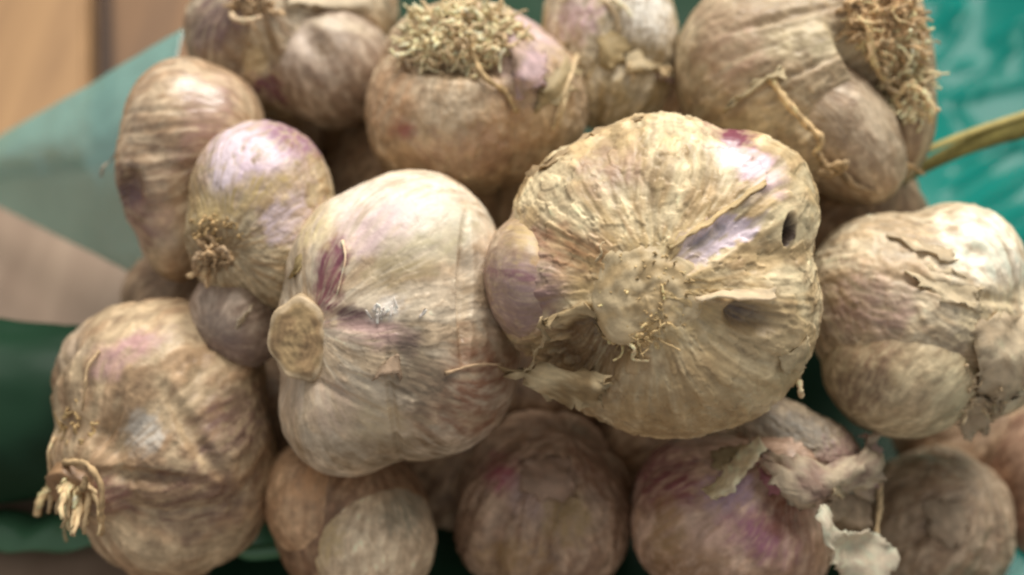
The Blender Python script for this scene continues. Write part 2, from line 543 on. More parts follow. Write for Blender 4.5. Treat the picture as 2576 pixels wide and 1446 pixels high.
def disc(b, name, px, py, rx, ry, h, colr, ang=0, tiltv=(0, 0, 1), seed=0, mat=None, concave=0.0, col2=None, rough=3.5, side=None, ringed=0.0):
    """a short round stub (root plate or cut stem) seated on the bulb"""
    p0 = local(b, px, py, 0)
    zt = np.array(tiltv, float); zt /= np.linalg.norm(zt)
    xt = np.cross([0, 1, 0], zt); xt /= np.linalg.norm(xt); yt = np.cross(zt, xt)
    a = math.radians(ang); x2 = xt * math.cos(a) + yt * math.sin(a); y2 = -xt * math.sin(a) + yt * math.cos(a)
    rings = [(1.16, -70), (1.12, -30), (1.08, h - 14), (1.05, h - 5)]
    nside = len(rings)
    rings += [(q, h - concave * (1 - q * q) - 4 * max(0, q - 0.85) / 0.15) for q in np.linspace(1.0, 0.04, 22)]
    S = 56; V = []; C = []
    rs = np.random.RandomState(seed)
    for j, (q, z) in enumerate(rings):
        for s in range(S):
            th = 2 * math.pi * s / S
            w_ = 1 + 0.05 * math.sin(3 * th + seed) + 0.035 * math.sin(7 * th + 2 * seed) + 0.0 * seed
            V.append(p0 + x2 * rx * q * w_ * math.cos(th) + y2 * ry * q * w_ * math.sin(th) + zt * z)
    V.append(p0 + zt * (h - concave))
    V = np.array(V); F = []
    for j in range(len(rings) - 1):
        for s in range(S):
            s2 = (s + 1) % S
            F.append((j * S + s, j * S + s2, (j + 1) * S + s2, (j + 1) * S + s))
    for s in range(S): F.append(((len(rings) - 1) * S + s, (len(rings) - 1) * S + (s + 1) % S, len(V) - 1))
    nz = fbm(V / 34.0, 4, seed)
    V = V + zt * (rough * nz)[:, None]
    cc = np.tile(np.asarray(colr), (len(V), 1))
    if col2 is not None: cc = cc + (np.asarray(col2) - cc) * sstep(-0.2, 0.35, fbm(V / 55.0, 3, seed + 4))[:, None]
    qq = np.array([q for q, z in rings for _ in range(S)] + [0.0])
    cc = cc * (1 + ringed * np.sin(qq * 34 + 2.5 * fbm(V / 40.0, 2, seed + 7)))[:, None]
    if side is not None:
        m = sstep(0.86, 1.0, qq + 0.10 * nz)
        cc = cc + (np.asarray(side) - cc) * m[:, None]
    cc = np.clip(tone(cc) * (1 + 0.35 * nz)[:, None], 0.01, 0.8)
    return mesh_obj(name, lw(b, V), F, mat or M_SKIN, b.root, cc)

# ------------------------------------------------------------------ the bulbs (positions: drawing units across the view, depth from the camera)
# the big bulb in the middle, root end towards the viewer
b = new_bulb('largest cream bulb in the middle, root disc facing the viewer, torn husk', 1635, 700, 3354, (-0.10, -0.06, 1), 1.0)
B6 = b
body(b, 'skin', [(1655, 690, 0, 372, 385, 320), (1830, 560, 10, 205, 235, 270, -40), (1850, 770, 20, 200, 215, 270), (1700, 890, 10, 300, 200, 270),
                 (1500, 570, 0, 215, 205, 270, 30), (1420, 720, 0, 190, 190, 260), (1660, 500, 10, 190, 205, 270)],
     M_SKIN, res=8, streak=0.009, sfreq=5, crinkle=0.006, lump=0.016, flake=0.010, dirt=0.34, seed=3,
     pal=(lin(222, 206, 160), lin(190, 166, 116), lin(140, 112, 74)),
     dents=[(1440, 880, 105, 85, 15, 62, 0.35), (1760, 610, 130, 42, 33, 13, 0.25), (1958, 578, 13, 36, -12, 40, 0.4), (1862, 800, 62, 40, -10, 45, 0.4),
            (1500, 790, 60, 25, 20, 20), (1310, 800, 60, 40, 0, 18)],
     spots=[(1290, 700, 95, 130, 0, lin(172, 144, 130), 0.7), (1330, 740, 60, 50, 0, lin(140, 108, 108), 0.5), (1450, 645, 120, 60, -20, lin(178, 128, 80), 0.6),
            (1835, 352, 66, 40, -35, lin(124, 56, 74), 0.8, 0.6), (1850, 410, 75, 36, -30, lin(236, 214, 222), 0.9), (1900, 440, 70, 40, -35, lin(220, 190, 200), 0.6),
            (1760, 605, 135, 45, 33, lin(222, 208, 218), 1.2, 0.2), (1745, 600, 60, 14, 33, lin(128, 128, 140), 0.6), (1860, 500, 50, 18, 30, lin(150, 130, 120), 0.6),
            (1440, 880, 100, 80, 15, lin(112, 86, 52), 0.85, 0.3), (1862, 805, 60, 40, -10, lin(84, 72, 74), 0.9), (1958, 578, 17, 44, -12, DARK, 1.4, 0.3),  # hollow, under-flap hole and slit: shade put into the colour
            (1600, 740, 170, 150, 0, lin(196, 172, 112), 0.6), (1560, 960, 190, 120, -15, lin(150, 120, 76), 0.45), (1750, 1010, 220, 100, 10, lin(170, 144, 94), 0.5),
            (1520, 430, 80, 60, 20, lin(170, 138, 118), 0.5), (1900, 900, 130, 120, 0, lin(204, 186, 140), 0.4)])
body(b, 'clove', [(1338, 705, 0, 120, 165, 210, 8)], M_CLOVE, res=7, seed=8, center=(1338, 705, 30), streak=0.005, sfreq=5, crinkle=0.003, dirt=0.3, axis=(0.8, -0.1, 0.6),
     pal=(lin(200, 178, 146), lin(176, 150, 120), lin(136, 108, 82)),
     spots=[(1300, 730, 110, 110, 0, lin(160, 134, 130), 0.7), (1290, 700, 90, 14, -12, lin(140, 96, 104), 0.6), (1350, 590, 90, 60, 20, lin(190, 166, 110), 0.8), (1400, 650, 70, 50, 0, lin(186, 146, 100), 0.6)])
disc(b, 'root_plate', 1588, 742, 118, 112, -12, lin(204, 186, 138), seed=2, concave=-20, tiltv=(-0.1, -0.08, 1), col2=lin(186, 162, 108), rough=6, ringed=0.05)
tuft(b, 'root_stubs', 1588, 742, 116, 112, 240, 22, 3.6, (0, 0, 0.7), 1.8, lin(206, 186, 128), 0.6, seed=4)
tuft(b, 'root_stubs', 1560, 850, 70, 20, 40, 46, 4.5, (0, -0.8, 0.6), 0.6, lin(206, 186, 130), 0.5, seed=5, ang=-8)
# torn husk round the hollow at the lower left
flap(b, 'husk_flap', [[(1335, 800, 20), (1420, 775, 12), (1500, 795, 10)], [(1330, 822, 40), (1420, 795, 30), (1500, 815, 24)]], lin(206, 184, 130), seed=3, rag=14)
flap(b, 'husk_flap', [[(1330, 930, -20), (1345, 870, 20), (1345, 810, 30)], [(1300, 950, 30), (1335, 880, 46), (1330, 815, 44)]], lin(206, 186, 136), seed=4, rag=12)
flap(b, 'husk_flap', [[(1240, 925, 0), (1400, 925, 30), (1510, 955, 10)], [(1310, 965, 55), (1410, 970, 70), (1500, 985, 40)],
                      [(1370, 1005, 50), (1420, 1022, 60), (1480, 1010, 40)]], lin(218, 202, 152), seed=5, rag=16, col2=lin(170, 146, 96))
# raised rim along the strip where the husk has split
flap(b, 'husk_edge', [[(1640, 622, 0), (1730, 565, 0), (1810, 510, 0), (1890, 458, 0)], [(1650, 630, 8), (1738, 571, 12), (1816, 517, 12), (1900, 466, 6)]],
     lin(222, 200, 140), seed=6, rag=4, thick=5)
flap(b, 'husk_flap', [[(1710, 748, 4), (1790, 736, 4), (1915, 728, 0)], [(1720, 752, 22), (1800, 750, 44), (1915, 760, 46)]], lin(224, 208, 168), seed=7, rag=5, thick=5)
flap(b, 'husk_flap', [[(1930, 900, 0), (1980, 880, 0), (2005, 840, 0)], [(1942, 935, 20), (1985, 915, 30), (2012, 860, 24)], [(1975, 935, 18), (2000, 930, 24), (2016, 900, 16)]],
     lin(214, 198, 150), seed=8, rag=5)
strand(b, 'husk_fibre', [(2008, 870, 10), (2004, 940, 10), (2016, 995, 6)], 7, 3, lin(206, 190, 150), 3)
strand(b, 'husk_fibre', [(2000, 960, 10), (2002, 985, 16), (2012, 998, 6)], 9, 5, lin(206, 190, 150), 5)
# thin ridge of curled skin along the upper left outline
flap(b, 'husk_edge', [[(1318, 455, 0), (1390, 400, 0), (1480, 345, 0), (1600, 300, 0)], [(1330, 432, 16), (1395, 385, 20), (1480, 332, 14), (1600, 292, 6)]],
     lin(196, 172, 124), seed=9, rag=8)
strand(b, 'root', [(1465, 660, 6), (1478, 640, 16), (1474, 620, 14), (1486, 610, 8)], 4, 2, lin(220, 206, 160), 4)
strand(b, 'root', [(1540, 855, 6), (1562, 880, 20), (1560, 905, 16), (1600, 910, 10)], 6, 3, lin(214, 196, 150), 6)
strand(b, 'root', [(1500, 795, 6), (1512, 830, 20), (1540, 840, 16), (1545, 862, 10)], 5, 3, lin(214, 196, 150), 8)

# the bulb left of it with the cut stem
b = new_bulb('pale bulb with round ochre cut stem, left of the largest bulb', 990, 820, 3470, (-0.62, 0.0, 0.75), 1.03)
B5 = b
body(b, 'skin', [(1000, 800, 0, 285, 350, 285), (1040, 640, 10, 220, 215, 250), (900, 690, 10, 175, 200, 240), (885, 1000, 10, 180, 205, 230, -15), (1090, 930, 0, 215, 230, 250, -25),
                 (960, 890, 20, 180, 220, 260), (770, 850, 30, 78, 122, 190)],
     M_CLOVE, res=8, streak=0.004, sfreq=5, crinkle=0.002, lump=0.014, flake=0.003, dirt=0.22, seed=12, vn=0.26,
     pal=(lin(218, 204, 174), lin(192, 172, 138), lin(146, 120, 88)),
     dents=[(1195, 720, 14, 150, 0, 26, 0.6), (915, 795, 100, 22, -8, 9), (1010, 1020, 10, 130, 4, 12), (960, 960, 80, 12, -18, 10), (880, 990, 110, 10, -25, 8)],
     spots=[(1040, 525, 220, 90, -12, lin(236, 226, 206), 0.9, 0.6), (960, 560, 150, 60, 15, lin(206, 178, 182), 0.55), (1150, 560, 90, 70, 0, lin(206, 206, 180), 0.5),
            (853, 640, 42, 68, -18, lin(124, 70, 84), 0.85, 0.3), (845, 730, 34, 70, -10, lin(140, 84, 88), 0.8), (905, 785, 55, 30, -15, lin(104, 68, 76), 0.75),
            (1010, 830, 90, 22, -16, lin(146, 108, 116), 0.6), (1062, 865, 30, 26, 0, lin(108, 84, 84), 0.7), (950, 830, 90, 40, -8, lin(190, 160, 148), 0.6),
            (1000, 765, 40, 24, 20, lin(240, 236, 224), 0.9, 0.5), (1090, 620, 120, 50, 20, lin(196, 186, 144), 0.6), (1040, 670, 90, 40, 10, lin(140, 120, 76), 0.5),
            (1200, 980, 130, 150, -40, lin(140, 100, 72), 0.75, 0.7), (1090, 930, 80, 110, 0, lin(112, 104, 84), 0.6), (960, 1060, 90, 60, -25, lin(206, 190, 150), 0.6),
            (860, 1020, 60, 70, 0, lin(190, 168, 146), 0.5), (1000, 1150, 220, 50, 0, lin(124, 104, 70), 0.6), (800, 560, 60, 60, 0, lin(210, 196, 140), 0.5), (735, 980, 40, 90, 0, lin(196, 176, 150), 0.5)])
disc(b, 'cut_stem', 766, 846, 70, 96, 15, lin(176, 150, 98), ang=5, seed=5, concave=3, tiltv=(-0.12, -0.02, 1), col2=lin(158, 130, 84), side=lin(186, 166, 126), ringed=0.10, rough=4)
rk = random.Random(4)
for k in range(13):
    x, y, an = 990 + rk.gauss(0, 20), 762 + rk.gauss(0, 13), rk.uniform(0.3, 2.4)
    if k == 12: x, y = 1092, 778
    l_, w_ = rk.uniform(8, 15), rk.uniform(2, 3.5); c_, s_ = math.cos(an), math.sin(an)
    flap(b, 'husk_flake', [[(x - l_ * c_ + q * w_ * s_, y + l_ * s_ + q * w_ * c_, 3), (x + l_ * c_ + q * w_ * s_, y - l_ * s_ + q * w_ * c_, 7)] for q in (-1, 1)],
         lin(240, 234, 222), n=4, rag=3, seed=20 + k, mat=M_SKIN, crumple=2, thick=2)
flap(b, 'husk_edge', [[(745, 700, -8), (775, 640, -4), (815, 510, -8)], [(700, 725, 14), (750, 660, 20), (790, 535, 8)]], lin(190, 170, 110), seed=30, rag=9)
strand(b, 'husk_fibre', [(880, 590, 4), (890, 640, 10), (868, 730, 4)], 4, 2, lin(214, 190, 160), 9)
flap(b, 'husk_flap', [[(1005, 900, 2), (1030, 880, 4), (1040, 900, 2)], [(960, 950, 10), (1020, 925, 18), (1036, 950, 10)]], lin(190, 166, 134), seed=33, rag=4)
strand(b, 'husk_fibre', [(1150, 935, 4), (1220, 915, 10), (1290, 915, 20)], 5, 4, lin(200, 178, 140), 10)

# small striped bulb with a root tuft, left
b = new_bulb('small purple streaked bulb with root tuft facing front, left of cut stem', 655, 590, 3560, (-0.25, -0.25, 0.93))
B3 = b
body(b, 'skin', [(660, 520, 0, 180, 215, 200), (660, 470, 10, 168, 168, 190), (590, 600, 0, 120, 150, 190), (720, 620, 0, 130, 170, 190)],
     M_CLOVE, res=7, streak=0.009, sfreq=6, crinkle=0.005, lump=0.010, flake=0.008, dirt=0.30, vn=0.3, seed=22, axis=(-0.28, -0.25, 0.9),
     pal=(lin(200, 184, 144), lin(170, 146, 104), lin(120, 96, 64)),
     dents=[(560, 640, 70, 55, 0, 24, 0.6)],
     spots=[(650, 390, 130, 100, -8, lin(214, 194, 206), 0.9, 0.5), (600, 420, 40, 110, -12, lin(226, 212, 220), 0.7), (760, 330, 80, 40, -30, lin(150, 108, 128), 0.7),
            (760, 560, 70, 60, 10, lin(196, 180, 186), 0.7), (640, 500, 150, 40, 25, lin(186, 164, 110), 0.8), (540, 530, 60, 60, 0, lin(186, 164, 100), 0.6),
            (560, 620, 80, 50, 0, lin(150, 126, 86), 0.7), (510, 440, 40, 100, 0, lin(176, 150, 104), 0.6)])
body(b, 'clove', [(590, 810, 0, 122, 140, 150)], M_CLOVE, res=6, streak=0.006, sfreq=5, crinkle=0.004, lump=0.02, seed=25, center=(590, 810, -20), dirt=0.3,
     pal=(lin(186, 168, 146), lin(160, 140, 120), lin(124, 100, 82)), spots=[(560, 850, 60, 50, 0, lin(130, 116, 104), 0.6), (600, 900, 90, 40, 0, lin(128, 104, 98), 0.5)])
tuft(b, 'root_tuft', 560, 660, 46, 34, 40, 46, 9, (-0.1, -0.35, 0.9), 0.9, lin(186, 164, 122), 0.6, seed=7)
tuft(b, 'root_stubs', 575, 580, 80, 34, 40, 28, 5, (-0.3, 0.2, 0.9), 1.4, lin(188, 166, 112), 0.6, seed=8, ang=-8)
strand(b, 'root', [(530, 640, 6), (510, 668, 30), (504, 700, 26)], 8, 5, lin(204, 184, 146), 4)
strand(b, 'root', [(575, 640, 6), (600, 636, 34), (612, 662, 30)], 9, 5, lin(204, 184, 146), 6)
flap(b, 'husk_flap', [[(655, 800, 0), (665, 780, 10)], [(630, 835, 14), (640, 810, 24)], [(622, 840, 20), (628, 822, 26)]], lin(216, 204, 170), seed=41, rag=6)

# tall bulb with the glare, behind it
b = new_bulb('tall glossy wrinkled bulb at the left, beside the teal film flap', 455, 400, 3720, (0.2, -0.95, 0.1), 1.08)
B2 = b
body(b, 'skin', [(470, 330, 0, 160, 195, 190), (425, 440, 0, 135, 190, 180), (550, 320, -20, 125, 160, 180), (450, 570, -10, 105, 160, 160)],
     M_GLOSSY, res=7, streak=0.005, sfreq=6, crinkle=0.002, lump=0.014, seed=32, vn=0.15, dirt=0.30, axis=(0.95, 0.2, 0.2),
     pal=(lin(198, 176, 140), lin(170, 142, 106), lin(128, 98, 70)),
     dents=[(345, 505, 44, 50, -10, 34, 0.7), (430, 335, 110, 10, 4, 4), (420, 405, 110, 12, 4, 4), (430, 285, 100, 8, 2, 3), (440, 450, 110, 14, 8, 5)],
     spots=[(340, 505, 58, 60, -10, lin(84, 46, 58), 1.1, 0.6), (380, 600, 80, 70, 0, lin(134, 96, 84), 0.6),
            (575, 270, 60, 90, 0, lin(168, 134, 118), 0.6), (540, 400, 60, 60, 0, lin(160, 120, 106), 0.5), (420, 470, 110, 40, 5, lin(136, 110, 82), 0.6)])
strand(b, 'husk_fibre', [(235, 450, 0), (243, 425, 14), (262, 405, 6), (300, 390, 0)], 4, 2, lin(226, 222, 200), 12)

# back left bulb
b = new_bulb('blurred bulb with small root tuft at the top left, behind the others', 745, 130, 3960, (-0.35, 0.55, 0.75), 1.12)
B1 = b
body(b, 'skin', [(690, 100, -20, 235, 190, 230), (530, 70, -20, 100, 130, 150), (720, -10, -10, 200, 140, 210), (640, 190, 0, 90, 110, 190), (740, 200, -20, 110, 125, 200), (900, 0, -20, 130, 130, 170)],
     M_SKIN, res=7, streak=0.012, sfreq=6, crinkle=0.008, lump=0.014, seed=42, dirt=0.40, flake=0.01,
     pal=(lin(196, 182, 150), lin(160, 138, 106), lin(112, 88, 66)),
     spots=[(540, 80, 90, 90, 0, lin(112, 86, 84), 0.85, 0.6), (870, 20, 150, 34, 5, lin(216, 204, 172), 0.8), (650, 205, 34, 46, 0, lin(200, 178, 126), 0.8),
            (745, 285, 110, 30, -18, lin(120, 70, 86), 0.8), (650, 150, 70, 60, 0, lin(150, 126, 84), 0.6)],
     dents=[(690, 160, 26, 110, 10, 26), (600, 170, 24, 100, -10, 24)])
body(b, 'clove', [(855, 182, 0, 165, 162, 190, -25)], M_CLOVE, res=6, streak=0.006, seed=44, center=(855, 182, 50), crinkle=0.004, dirt=0.45,
     pal=(lin(184, 168, 146), lin(154, 134, 112), lin(120, 96, 74)), spots=[(880, 150, 60, 50, -20, lin(132, 112, 86), 0.7), (770, 140, 60, 70, 0, lin(204, 188, 168), 0.7), (900, 90, 90, 24, -10, lin(206, 192, 160), 0.6)], dents=[(840, 160, 34, 60, 30, 22, 0.8)])
tuft(b, 'root_tuft', 650, 30, 60, 30, 44, 66, 8, (-0.1, 0.0, 1.0), 0.7, lin(196, 176, 136), 0.5, seed=17)
strand(b, 'root', [(590, 60, 10), (610, 85, 50), (650, 92, 50), (690, 78, 44)], 9, 6, lin(206, 190, 156), 5)
flap(b, 'husk_flap', [[(750, 10, 0), (850, -10, 0), (1000, -20, 0)], [(760, 36, 20), (860, 40, 26), (1000, 30, 20)]], lin(214, 202, 168), seed=51, rag=10)

# top centre bulb with the big root mat
b = new_bulb('tan bulb with thick curly root mat on top, at the top centre', 1185, 250, 3800, (-0.05, 0.75, 0.65), 1.09)
B7 = b
body(b, 'skin', [(1190, 270, 0, 280, 225, 270), (1050, 300, 0, 140, 180, 230, -10), (1330, 250, 0, 165, 190, 250, 15), (1180, 330, 20, 215, 160, 240), (1170, 120, 0, 210, 130, 230)],
     M_SKIN, res=7, streak=0.010, sfreq=5, crinkle=0.009, lump=0.014, flake=0.010, lobes=6, lobe_a=0.05, seed=52, vn=0.2, dirt=0.34,
     pal=(lin(208, 188, 152), lin(184, 158, 120), lin(144, 114, 82)),
     dents=[(1165, 195, 130, 36, -4, 34, 0.6)],
     spots=[(965, 260, 70, 110, 0, lin(190, 150, 106), 0.6), (1000, 370, 34, 30, 0, lin(150, 86, 78), 0.7), (1150, 350, 110, 80, 0, lin(176, 160, 132), 0.6),
            (1290, 370, 90, 80, 0, lin(180, 140, 98), 0.5), (1150, 205, 130, 30, 0, lin(120, 100, 66), 0.8), (1380, 60, 80, 70, 0, lin(204, 178, 176), 0.8), (1350, 200, 80, 80, 0, lin(188, 164, 156), 0.5),
            (1190, 440, 160, 60, 0, lin(160, 128, 104), 0.5)])
tuft(b, 'root_mat', 1165, 95, 172, 84, 430, 62, 6.6, (-0.1, -0.35, 0.35), 1.3, lin(236, 218, 170), 0.55, seed=9, lift=10, lay=0.9)
tuft(b, 'root_mat', 1120, 150, 130, 34, 130, 70, 4.6, (-0.1, -0.6, 0.4), 1.0, lin(232, 216, 172), 0.5, seed=10, lift=4)
strand(b, 'root', [(1195, 120, 30), (1205, 180, 40), (1240, 240, 24), (1290, 270, 10), (1325, 330, 6)], 10, 6, lin(196, 176, 124), 6)
strand(b, 'root', [(1005, 120, 10), (1000, 160, 24), (1020, 200, 14)], 10, 6, lin(206, 188, 150), 7)
flap(b, 'husk_flap', [[(1300, 60, 10), (1340, 130, 10), (1400, 150, 4)], [(1300, 130, 24), (1350, 180, 40), (1410, 190, 30)], [(1310, 210, 26), (1350, 240, 50), (1410, 230, 40)],
                      [(1322, 296, 24), (1362, 262, 46), (1400, 256, 34)]], lin(206, 180, 182), seed=61, rag=12, col2=lin(196, 172, 150))
flap(b, 'husk_flap', [[(1390, 230, 0), (1450, 180, 0), (1480, 140, 0)], [(1400, 270, 16), (1450, 230, 24), (1490, 180, 16)], [(1380, 320, 4), (1440, 300, 14), (1480, 260, 6)]],
     lin(190, 174, 126), seed=62, rag=14)
strand(b, 'husk_fibre', [(1490, 130, 4), (1470, 230, 16), (1440, 320, 10), (1425, 370, 10)], 9, 4, lin(206, 192, 150), 13)
strand(b, 'husk_fibre', [(1500, 180, 4), (1465, 280, 22), (1440, 360, 16)], 6, 4, lin(206, 192, 150), 14)

# pale bulb behind between the two top ones
b = new_bulb('white topped bulb between the top centre and top right bulbs', 1560, 125, 3880, (0.2, 0.9, 0.2), 1.2)
B8 = b
body(b, 'skin', [(1595, 60, 0, 105, 170, 170, 12), (1480, 70, -10, 125, 190, 170), (1545, 220, -10, 140, 120, 160)],
     M_SKIN, res=7, streak=0.012, crinkle=0.008, lump=0.016, lobes=5, lobe_a=0.08, seed=62, dirt=0.3, flake=0.008, pal=(lin(212, 202, 172), lin(176, 160, 120), lin(132, 110, 76)),
     spots=[(1620, 60, 72, 95, 12, lin(236, 234, 220), 1.2), (1590, 170, 80, 50, 0, lin(158, 142, 104), 0.7), (1430, 60, 60, 60, 0, lin(200, 170, 172), 0.7)])
body(b, 'clove', [(1560, 245, 0, 70, 52, 90, -8)], M_CLOVE, res=6, seed=64, center=(1560, 245, 60), streak=0.008, crinkle=0.005, dirt=0.25, pal=(lin(202, 188, 148), lin(184, 168, 124), lin(130, 110, 76)))
tuft(b, 'root_tuft', 1625, 205, 60, 14, 26, 50, 7, (0.5, -0.1, 0.8), 0.7, lin(196, 180, 136), 0.5, seed=19)

flap(b, 'husk_flap', [[(1560, 190, 0), (1620, 180, 0), (1690, 190, 0)], [(1570, 215, 20), (1630, 212, 26), (1700, 215, 14)]], lin(214, 198, 150), seed=66, rag=14)
flap(b, 'husk_flap', [[(1470, 120, 0), (1510, 110, 0), (1560, 115, 0)], [(1475, 160, 16), (1515, 165, 24), (1560, 160, 12)], [(1480, 200, 8), (1515, 215, 14), (1550, 205, 8)]], lin(196, 176, 120), seed=67, rag=12)
flap(b, 'husk_flap', [[(1650, 225, 10), (1700, 222, 10), (1740, 230, 6)], [(1655, 240, 24), (1702, 240, 26), (1742, 244, 16)]], lin(214, 184, 166), seed=68, rag=6)
strand(b, 'husk_fibre', [(1500, 20, 6), (1530, 60, 14), (1540, 110, 12)], 7, 4, lin(220, 206, 166), 21)
strand(b, 'husk_fibre', [(1520, 10, 6), (1555, 40, 14), (1575, 70, 8)], 7, 4, lin(226, 214, 176), 22)

# top right bulb with matted roots on its right
b = new_bulb('large grey beige bulb at the top right, roots matted on its right side', 2030, 230, 3760, (0.75, 0.45, 0.45), 1.06)
B9 = b
body(b, 'skin', [(1950, 180, 0, 270, 260, 270), (1850, 150, 0, 170, 210, 230), (2130, 60, 0, 210, 200, 220), (2000, 330, 0, 200, 160, 230, -35)],
     M_SKIN, res=7, streak=0.012, sfreq=5, crinkle=0.007, lump=0.012, flake=0.008, lobes=6, lobe_a=0.04, seed=72, dirt=0.30,
     pal=(lin(200, 184, 146), lin(174, 154, 118), lin(134, 110, 80)),
     spots=[(1780, 120, 90, 130, 0, lin(170, 138, 110), 0.6), (1960, 120, 140, 60, 0, lin(204, 192, 150), 0.6), (1880, 40, 160, 60, 0, lin(160, 140, 106), 0.5)],
     dents=[(2170, 250, 34, 170, 36, 90, 0.6), (1900, 60, 140, 12, 14, 12), (1960, 210, 140, 9, 24, 8)])
body(b, 'clove', [(2082, 340, 0, 142, 238, 190, 40)], M_CLOVE, res=7, seed=74, center=(2082, 340, 70), streak=0.007, sfreq=6, crinkle=0.005, dirt=0.30, axis=(-0.5, 0.7, 0.2),
     pal=(lin(190, 172, 142), lin(164, 142, 112), lin(132, 106, 80)), spots=[(2060, 360, 60, 60, 0, lin(136, 116, 88), 0.6), (2180, 330, 60, 70, 0, lin(198, 182, 150), 0.6)])
body(b, 'clove', [(2295, 310, 0, 82, 165, 150, -4), (2285, 140, 0, 88, 170, 140, 10)], M_CLOVE, res=6, seed=76, center=(2300, 270, 0), streak=0.008, crinkle=0.006, dirt=0.35, axis=(0.1, 1, 0.1),
     pal=(lin(184, 162, 124), lin(156, 132, 98), lin(120, 92, 66)))
tuft(b, 'root_mat', 2200, 70, 125, 95, 380, 62, 6.2, (0.0, -0.5, 0.4), 1.2, lin(222, 196, 144), 0.55, seed=11, ang=-40, lift=10)
tuft(b, 'root_mat', 2270, 205, 58, 120, 280, 66, 6.2, (-0.1, -0.8, 0.4), 0.9, lin(234, 216, 168), 0.5, seed=12, ang=20, lift=14)
strand(b, 'root', [(2140, 100, 30), (2170, 190, 50), (2230, 240, 60), (2250, 300, 40)], 11, 8, lin(196, 176, 124), 6)
strand(b, 'root', [(2250, 230, 50), (2300, 260, 60), (2330, 310, 50), (2336, 345, 34)], 10, 7, lin(206, 186, 136), 8)
strand(b, 'root', [(2240, 280, 40), (2260, 250, 64), (2290, 230, 54)], 10, 7, lin(206, 186, 136), 9)
# long dry roots hanging along the big bulb
strand(b, 'root', [(1860, 240, 20), (1900, 310, 50), (1960, 370, 60), (2000, 410, 60), (1990, 450, 60)], 12, 8, lin(190, 170, 122), 10)
strand(b, 'root', [(1990, 440, 60), (2030, 480, 60), (2070, 478, 70), (2050, 500, 60), (2010, 490, 60)], 11, 8, lin(196, 176, 130), 11)
strand(b, 'root', [(2050, 480, 60), (2110, 530, 40), (2180, 545, 20)], 11, 6, lin(186, 164, 120), 12)
flap(b, 'husk_flap', [[(1770, 290, 30), (1830, 240, 20), (1880, 210, 10)], [(1740, 320, 60), (1820, 270, 50), (1890, 235, 30)]], lin(196, 182, 136), seed=81, rag=10)
strand(b, 'husk_fibre', [(2230, 470, -20), (2290, 455, 10), (2350, 470, 10)], 9, 5, lin(186, 164, 120), 15)

# right bulb with the bright knob
b = new_bulb('bulb with bright cream knob at the right, under the teal plastic', 2295, 800, 3600, (0.75, -0.35, 0.5), 1.08)
B10 = b
body(b, 'skin', [(2290, 780, 0, 255, 240, 260), (2410, 660, 0, 160, 155, 210, -30), (2200, 720, 0, 165, 180, 230), (2470, 860, -10, 165, 200, 200)],
     M_SKIN, res=7, streak=0.008, sfreq=5, crinkle=0.009, lump=0.014, flake=0.010, seed=82, dirt=0.28,
     pal=(lin(218, 204, 168), lin(188, 168, 130), lin(142, 116, 84)),
     dents=[(2395, 620, 26, 22, 0, 14, 0.6), (2330, 720, 150, 14, -12, 16)],
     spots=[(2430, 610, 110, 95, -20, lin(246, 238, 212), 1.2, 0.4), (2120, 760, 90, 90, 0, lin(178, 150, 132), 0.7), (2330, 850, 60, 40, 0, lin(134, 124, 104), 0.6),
            (2420, 780, 110, 70, 20, lin(214, 198, 152), 0.6), (2180, 640, 70, 50, 0, lin(180, 150, 108), 0.5), (2560, 900, 60, 60, 0, lin(206, 192, 200), 0.8)])
body(b, 'clove', [(2250, 920, 0, 190, 185, 220, -15)], M_CLOVE, res=7, seed=84, center=(2250, 920, 40), streak=0.006, sfreq=5, crinkle=0.004, dirt=0.25, axis=(0.6, 0.7, 0.1),
     pal=(lin(204, 188, 146), lin(182, 164, 124), lin(146, 122, 88)), spots=[(2320, 980, 60, 70, 0, lin(200, 190, 148), 0.6), (2120, 870, 70, 70, 0, lin(150, 122, 92), 0.6), (2100, 980, 50, 70, 0, lin(110, 84, 64), 0.6)])
flap(b, 'husk_flap', [[(2370, 820, 0), (2450, 790, 0), (2540, 800, 0)], [(2380, 890, 30), (2470, 870, 40), (2550, 880, 20)], [(2400, 960, 20), (2480, 950, 34), (2540, 960, 20)],
                      [(2430, 1010, 10), (2480, 1030, 20), (2520, 1030, 10)]], lin(226, 212, 174), seed=91, rag=14, col2=lin(196, 178, 140), crumple=10)
flap(b, 'husk_flap', [[(2380, 1020, 0), (2430, 1000, 10), (2480, 1020, 0)], [(2390, 1075, 20), (2440, 1060, 30), (2480, 1070, 20)], [(2400, 1130, 10), (2440, 1110, 20), (2490, 1110, 10)]],
     lin(206, 190, 154), seed=92, rag=12, crumple=12)
tuft(b, 'root_tuft', 2430, 1010, 60, 60, 46, 60, 6, (0.3, -0.6, 0.7), 0.8, lin(196, 182, 146), 0.5, seed=14)
flap(b, 'husk_flap', [[(2170, 555, -6), (2240, 585, -6), (2330, 615, -6)], [(2180, 580, 8), (2250, 618, 10), (2330, 645, 6)]], lin(206, 190, 150), seed=93, rag=9)
flap(b, 'husk_flap', [[(2200, 640, -6), (2300, 670, -6), (2400, 690, -6)], [(2205, 672, 6), (2300, 715, 8), (2400, 735, 6)], [(2240, 705, 8), (2310, 760, 12), (2390, 785, 8)]],
     lin(222, 208, 166), seed=94, rag=14, crumple=9)

